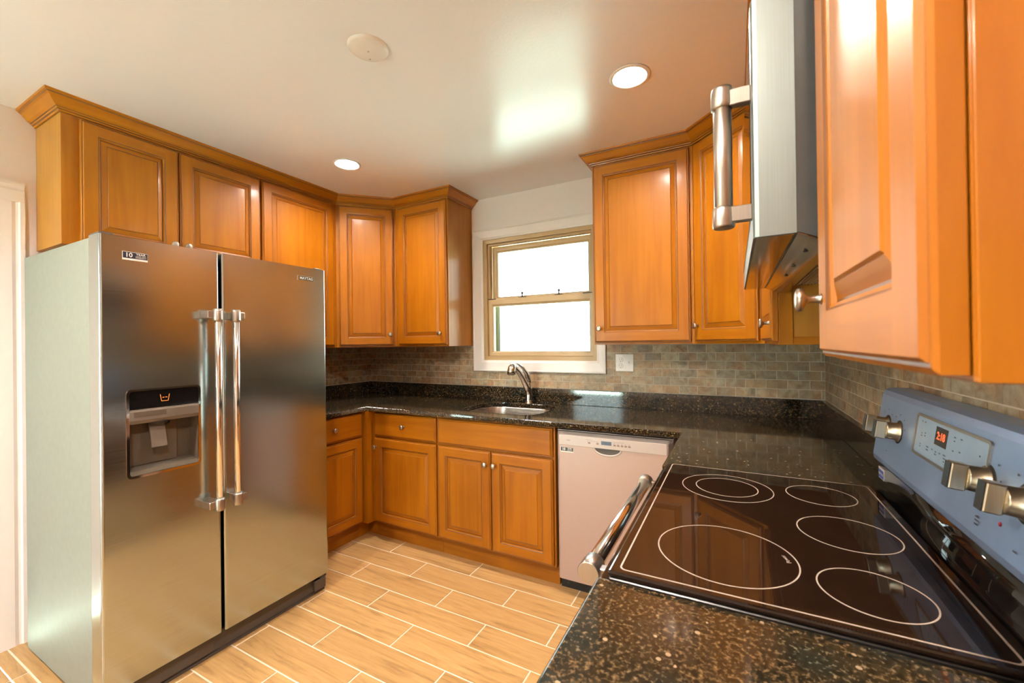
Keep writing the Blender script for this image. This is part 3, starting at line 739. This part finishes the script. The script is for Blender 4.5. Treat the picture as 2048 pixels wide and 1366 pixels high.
mb = MB(); mb.box(FX, FX+.004, -1.346, -1.250, 1.678, 1.704, 0, .0012); bdg = mb.build('badge', M['chrome'], d2_)
MB().box(FX+.004, FX+.0048, -1.338, -1.253, 1.681, 1.701).build('badge_field', M['slot'], bdg)
text('badge_text', 'MAYTAG', .019, M['white'], bdg, (FX+.005, -1.2955, 1.691), (0, 1, 0), (0, 0, 1), .0004, bold=.01)

# ------------------------------------------------------------------ dishwasher
dw = thing('dishwasher', (-.985, -.3, 0), 'silver dishwasher built in right of the sink cabinet', 'dishwasher')
DX0, DX1 = -1.284, -.690
MB().box(DX0, DX1, -.60, -.03, .09, .868).build('tub', M['dwpanel'], dw)
MB().box(DX0, DX1, -.57, -.05, .0, .0895).build('kick_plate', M['black'], dw)
mb = MB(); sec = [(DX0, -.601), (DX0+.004, -.612), (DX0+.018, -.640), (DX0+.026, -.642), (DX1-.026, -.642), (DX1-.018, -.640), (DX1-.004, -.612), (DX1, -.601)]
mb.prism(sec, 'z', .085, .797, 0); dr = mb.build('door', M['dwpanel'], dw)
mb = MB(); z0 = .7985
mb.rings([[(x, y-(.004 if -.64 > y else 0), z) for x, y in sec] for z in (z0, .850)]+[[(x, min(-.601, y+.018), .864) for x, y in sec]], smooth=False)
cp = mb.build('control_panel', M['dwctrl'], dw)
yf = -.6462
MB().box(-1.030, -.978, yf-.0006, yf+.001, .8175, .836).build('display', M['lcd'], cp)
for x in (-1.093, -1.049, -.962, -.944, -.925, -.907, -.889):
    MB().box(x-.006, x+.006, yf-.001, yf+.001, .8165, .8245).build('button', M['btn'], cp)
mb = MB()
for x in (-1.10, -1.088, -1.077, -1.066, -1.055, -1.048, -.963, -.945, -.926, -.908, -.890): mb.box(x-.002, x+.002, yf-.0004, yf+.001, .829, .8305)
mb.box(-1.112, -1.075, yf-.0004, yf+.001, .836, .8366); mb.box(-.97, -.915, yf-.0004, yf+.001, .836, .8366); mb.box(-1.215, -1.197, yf-.0004, yf+.001, .8235, .8252)
mb.build('printed_marks', M['dgrey'], cp)
# pocket handle: crescent shaped recess under the control panel
mb = MB(); n = 14; c0 = (-1.0, .797)
arc = [(c0[0]+.075*math.cos(PI+PI*i/n), c0[1]+.040*math.sin(PI+PI*i/n)) for i in range(n+1)]
arc2 = [(c0[0]+.064*math.cos(PI+PI*i/n), c0[1]+.029*math.sin(PI+PI*i/n)) for i in range(n+1)]
rg_ = [[(p[0], -.642, p[1]) for p in arc], [(p[0], -.6455, p[1]) for p in lerp(arc, arc2, .5)], [(p[0], -.6425, p[1]) for p in arc2]]
mb.rings(rg_, closed=False, capa=False, capb=False)
mb.build('pocket_handle', M['dwctrl'], dr)
MB().prism([(p[0], p[1]) for p in arc2], 'y', -.6428, -.641).build('pocket_recess', M['fdark'], dr)
sticker10(dr, -1.216, -.642, .772, (1, 0, 0), .070, .026, (0, -1, 0))

# ------------------------------------------------------------------ range
RY0, RY1 = -1.9865, -1.2265
rg = thing('range', (-.33, (RY0+RY1)/2, 0), 'stainless electric range with a black ceramic cooktop', 'stove')
RXF = -.612
MB().box(RXF+.01, -.03, RY0+.002, RY1-.002, .03, .905, 0, .002).build('body', M['mwside'], rg)
mb = MB().box(RXF-.030, RXF+.0095, RY0+.006, RY1-.006, .25, .860, 0, .005, 2)
od = mb.build('oven_door', M['steelx'], rg)
MB().box(RXF-.0315, RXF-.030, RY0+.11, RY1-.11, .40, .72).build('oven_window', M['blackgloss'], od)
MB().box(RXF-.028, RXF+.0095, RY0+.006, RY1-.006, .07, .24, 0, .005, 2).build('drawer', M['steelx'], rg)
MB().box(RXF+.0, -.05, RY0+.03, RY1-.03, 0, .0295).build('base_foot', M['black'], rg)
hx, hz = -.692, .872
hd = MB().cyl((hx, RY0+.115, hz), (hx, RY1-.095, hz), .0175, 24).build('handle', M['bar'], od)
for ya, yb in ((RY0+.070, RY0+.117), (RY1-.095-.002, RY1-.058)):
    mb = MB(); mb.cyl((hx, ya, hz), (hx, yb, hz), .0225, 28)
    mb.box(hx, RXF-.0385, (ya+yb)/2-.010, (ya+yb)/2+.010, hz-.010, hz+.008, 0, .002); mb.build('handle_bracket', M['nickel'], hd)
MB().box(RXF-.038, RXF+.0095, RY0+.002, RY1-.002, .862, .9055, 0, .004).build('front_trim', M['blackgloss'], rg)
# cooktop
GX0, GX1 = -.632, -.088
mb = MB(); mb.box(GX0, GX1, RY0, RY1, .9155, .927, 0, .004, 2); cook = mb.build('cooktop', M['cookglass'], rg)
MB().box(GX0+.002, GX1, RY0-.001, RY1+.001, .906, .915, 0, .0015).build('cooktop_rim', M['black'], rg)
def flat_ring(cx, cyy, r, w, z, name, par, n=72, wv=None):
    mb = MB(); O = [(cx+(r+w/2)*math.cos(2*PI*i/n), cyy+(r+w/2)*math.sin(2*PI*i/n)) for i in range(n)]; I = [(cx+(r-w/2)*math.cos(2*PI*i/n), cyy+(r-w/2)*math.sin(2*PI*i/n)) for i in range(n)]
    band_loop(mb, O, I, z, z+.0003); return mb.build(name, M['ring'], par)
zg = .9271
for (a, b, r_) in ((-.451, -1.416, .113), (-.451, -1.414, .077), (-.231, -1.379, .076), (-.220, -1.620, .088), (-.447, -1.822, .121), (-.231, -1.862, .075)):
    flat_ring(a, b, r_, .0024, zg, 'burner_ring', cook)
mb = MB(); O = rrect((GX0+GX1)/2, (RY0+RY1)/2, GX1-GX0-.034, RY1-RY0-.026, .012, 6); I = rrect((GX0+GX1)/2, (RY0+RY1)/2, GX1-GX0-.040, RY1-RY0-.032, .010, 6)
band_loop(mb, O, I, zg, zg+.0003).build('cooktop_border_line', M['ring'], cook)
text('printed_text', 'Power', .011, M['ring'], cook, (-.345, -1.80, zg+.0002), (-.35, 1, 0), (-1, -.35, 0), .0002)
# backguard
riser = MB().prism([(-.0875, .9155), (-.0872, .930), (-.0835, .945), (-.0800, .965), (-.0790, .9985), (-.03, .9985), (-.03, .9155)], 'y', RY0+.002, RY1-.002, 0, True).build('backguard_riser', M['blackgloss'], rg)
mb = MB()
bp = [(-.078, .999), (-.088, 1.010), (-.0895, 1.022), (-.0665, 1.186), (-.062, 1.198), (-.050, 1.204), (-.012, 1.204), (-.012, .999)]
n_ = len(bp)
def inset_poly(d):   # pull the end profiles in a little for rounded ends
    return [(x+(d if x < -.04 else 0), z-(d if z > 1.1 else -d)) for x, z in bp]
mb.rings([[(x, y, z) for x, z in inset_poly(d)] for y, d in ((RY0+.001, .010), (RY0+.003, .004), (RY0+.010, 0), (RY1-.010, 0), (RY1-.003, .004), (RY1-.001, .010))], smooth=False)
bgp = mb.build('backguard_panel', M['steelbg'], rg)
fz = Vector((-.0665+.0895, 0, 1.186-1.022)).normalized()      # up the panel
fn = Vector((-fz.z, 0, fz.x))                                  # out of the panel
def BGp(y, s, d=0.): return Vector((-.0895, y, 1.022))+fz*s+fn*d
def bgbox(ya, yb, s0, s1, d0, d1, mat, name, par, bev=0.):
    mb = MB().box(0, s1-s0, ya, yb, 0, d1-d0, 0, bev)
    m_ = Matrix(((fz.x, 0, fn.x, 0), (0, 1, 0, 0), (fz.z, 0, fn.z, 0), (0, 0, 0, 1)))
    o0 = BGp(0, s0, d0); m_ = Matrix.Translation((o0.x, 0, o0.z)) @ m_
    return mb.xf(m_).build(name, mat, par)
tp = bgbox(-1.800, -1.505, .070, .150, -.001, .0012, M['panelw'], 'touch_panel', bgp)
mb = MB()
Ob = rrect(-1.6525, .110, .303, .088, .008, 4); Ib = rrect(-1.6525, .110, .293, .078, .005, 4)
band_loop(mb, Ob, Ib, 0, .0035, 0, lambda u, v, z: BGp(u, v, z)); mb.build('touch_panel_frame', M['nickel'], bgp)
ds = bgbox(-1.652, -1.600, .106, .142, .0012, .0016, M['slot'], 'clock_display', bgp)
text('clock_digits', '2:18', .021, M['redled'], ds, BGp(-1.626, .124, .0018), (0, -1, 0), fz, .0003, bold=.01)
mb = MB()
def mark(y, s, w=.006, h=.0022):
    ps = [BGp(y-w/2, s-h/2, .0013), BGp(y+w/2, s-h/2, .0013), BGp(y+w/2, s+h/2, .0013), BGp(y-w/2, s+h/2, .0013)]; mb.face(ps)
for y, s, w in ((-1.53, .140, .005), (-1.545, .140, .006), (-1.535, .115, .005), (-1.535, .110, .006), (-1.552, .118, .006), (-1.552, .112, .007), (-1.535, .092, .005), (-1.535, .087, .005), (-1.572, .093, .012), (-1.572, .087, .012),
                (-1.595, .093, .006), (-1.612, .092, .006), (-1.612, .087, .008), (-1.630, .093, .007), (-1.650, .094, .012), (-1.652, .088, .010), (-1.652, .082, .006),
                (-1.680, .135, .008), (-1.680, .128, .006), (-1.705, .136, .008), (-1.680, .110, .006), (-1.705, .113, .006), (-1.680, .092, .005)): mark(y, s, w)
mb.build('key_marks', M['dgrey'], bgp)
mb = MB()
for ky in (-1.312, -1.398, -1.800, -1.906):
    for a in range(7):
        t = -2.3+a*.77; mark(ky+.040*math.sin(t), .100+.040*math.cos(t)*.8, .0045, .003)
mb.build('dial_marks', M['dgrey'], bgp)
mb = MB()
for s in (.030, .036, .042): mark(-1.795, s-.012, .012, .0022)
mark(-1.34, .03, .006); mark(-1.90, .02, .01)
mb.build('printed_marks', M['dgrey'], bgp)
MB().lathe([(.0035, 0), (.003, .0015), (.001, .002)], BGp(-1.855, .042, .0), fn, 12).build('indicator_dot', M['reddot'], bgp)
for ky in (-1.312, -1.398, -1.800, -1.906):
    c = BGp(ky, .090, 0)
    k = MB().lathe([(.024, .0), (.024, .003), (.0205, .004), (.0200, .024), (.0185, .026), (.001, .026)], c, fn, 28)
    kk = k.build('control_knob', M['champ'], bgp)
    # flat chiselled grip bar on the front
    mb = MB().box(-.0215, .0215, -.0105, .0105, .025, .046, 0, .002)
    m_ = Matrix(((fz.x, 0, fn.x, c.x), (0, 1, 0, c.y), (fz.z, 0, fn.z, c.z), (0, 0, 0, 1)))
    mb.xf(m_).build('knob_grip', M['champ'], kk)
    mb = MB().box(-.0205, .0205, -.0095, .0095, .046, .0475); mb.xf(m_).build('knob_cap', M['mwside'], kk)
    MB().lathe([(.028, -.0005), (.028, .0008), (.001, .0009)], c, fn, 28).build('knob_skirt', M['slot'], bgp)
# blue brand label on the riser
rl = MB(); rl.box(-.0812, -.0785, -1.292, -1.248, .960, .990, 0); rl = rl.build('brand_label', M['white'], riser)
rf = MB().box(-.0817, -.0812, -1.290, -1.250, .962, .984).build('label_field', M['bluest'], rl)
text('label_text', 'MAYTAG', .0095, M['white'], rl, (-.0818, -1.270, .973), (0, -1, 0), (0, 0, 1), .0003)

# ------------------------------------------------------------------ microwave
MX = -.3965; MZ0, MZ1 = 1.497, 1.925
mw = thing('microwave', (-.2, (RY0+RY1)/2, MZ0), 'stainless over-the-range microwave hanging above the range', 'microwave')
prof_ = [(-.340, MZ0+.002), (-.300, MZ0-.016), (-.285, MZ0-.016), (-.280, MZ0+.004), (-.010, MZ0+.004), (-.010, MZ1), (-.340, MZ1)]
MB().prism(prof_, 'y', RY0+.001, RY1-.001).build('casing', M['mwside'], mw)
mb = MB(); Ydp = [(-.3405, RY0), (MX+.008, RY0), (MX+.0025, RY0+.0025), (MX, RY0+.008), (MX, RY1-.008), (MX+.0025, RY1-.0025), (MX+.008, RY1), (-.3405, RY1)]
mb.rings([[(x, y, z) for x, y in Ydp] for z in (MZ0, MZ1-.06)], smooth=False)
md = mb.build('door', M['mwedge'], mw)
MB().box(MX-.0015, MX-.0002, RY0+.045, RY1-.006, MZ0+.050, MZ1-.075).build('door_glass', M['blackgloss'], md)
MB().box(MX+.006, -.3405, RY0, RY1, MZ1-.059, MZ1).build('vent_strip', M['mwedge'], mw)
MB().prism([(MX+.004, MZ0-.0006), (-.344, MZ0-.0012), (-.344, MZ0-.0004), (MX+.004, MZ0-.0002)], 'y', RY0+.004, RY1-.004).build('door_bottom_plate', M['mwunder'], md)
MB().prism([(-.339, MZ0+.001), (-.301, MZ0-.0165), (-.2845, MZ0-.0168), (-.2845, MZ0-.0175), (-.302, MZ0-.0178), (-.339, MZ0-.0006)], 'y', RY0+.002, RY1-.002).build('front_lip', M['mwunder'], mw)
ug = MB()
for i in range(26):
    xx = -.265+i*.0075; ug.box(xx, xx+.003, RY0+.05, RY1-.05, MZ0-.002, MZ0+.002)
for i in range(60):
    yy = RY0+.05+i*.011; ug.box(-.265, -.072, yy, yy+.003, MZ0-.001, MZ0+.003)
ug.build('grease_filter', M['mesh'], mw)
for yy in (RY0+.10, RY0+.26, RY0+.40): MB().lathe([(.004, 0), (.0035, -.002), (.001, -.0025)], (-.318, yy, MZ0-.0105), n=10).build('screw', M['slot'], mw)
hy = -1.950; hxx = -.4375
mhd = MB().cyl((hxx, hy, 1.555), (hxx, hy, 1.728), .0142, 28).build('handle', M['nickel'], md)
for za, zb, arm0, arm1 in ((1.525, 1.560, 1.532, 1.557), (1.722, 1.758, 1.722, 1.748)):
    mb = MB(); mb.lathe([(.0150, 0), (.0168, .002), (.0172, .006), (.0168, zb-za-.006), (.0155, zb-za-.001), (.013, zb-za)], (hxx, hy, za), n=28)
    mb.box(hxx, MX, hy-.012, hy+.004, arm0, arm1, 0, .0012); mb.build('handle_bracket', M['nickel'], mhd)

# ------------------------------------------------------------------ ceiling fittings
def can(label, x, y, R=.083, lens='lens'):
    t = thing('ceiling_light', (x, y, H), label, 'ceiling light', 'recessed ceiling lights')
    MB().lathe([(.0655, .028), (.0665, .0), (R, -.0005), (R, -.0035), (R-.006, -.006), (.070, -.006), (.0655, -.003), (.0645, .028)], (x, y, H-.0003), n=48, cap=False).build('trim_ring', M['trimw'], t)
    MB().lathe([(.001, .024), (.064, .024), (.064, .020), (.001, .019)], (x, y, H), n=48, cap=False).build('lens', M[lens], t)
can('lit round recessed light in the ceiling above the left corner cabinets', -2.496, -.947, .080)
can('lit round recessed light in the ceiling near the window and right cabinets', -.797, -.958, .084)
can('recessed light in the ceiling behind the camera, near the range wall', -.80, -2.85, lens='lensr')
can('recessed light in the ceiling behind the camera, near the door', -2.10, -3.0, lens='lensr')
cp_ = thing('ceiling_plate', (-1.612, -1.606, H), 'blank round white cover plate with two brass screws on the ceiling', 'cover plate')
MB().lathe([(.074, 0), (.074, -.002), (.066, -.009), (.045, -.0125), (.001, -.014)], (-1.612, -1.606, H-.0003), n=48).build('cover', M['trimw'], cp_)
for a, b in ((0, 0.0), (-.028, .035)):
    MB().lathe([(.004, 0), (.0035, -.002), (.001, -.0025)], (-1.612+a, -1.606+b, H-(.014 if a == 0 else .0125)), n=12).build('screw', M['champ'], cp_)
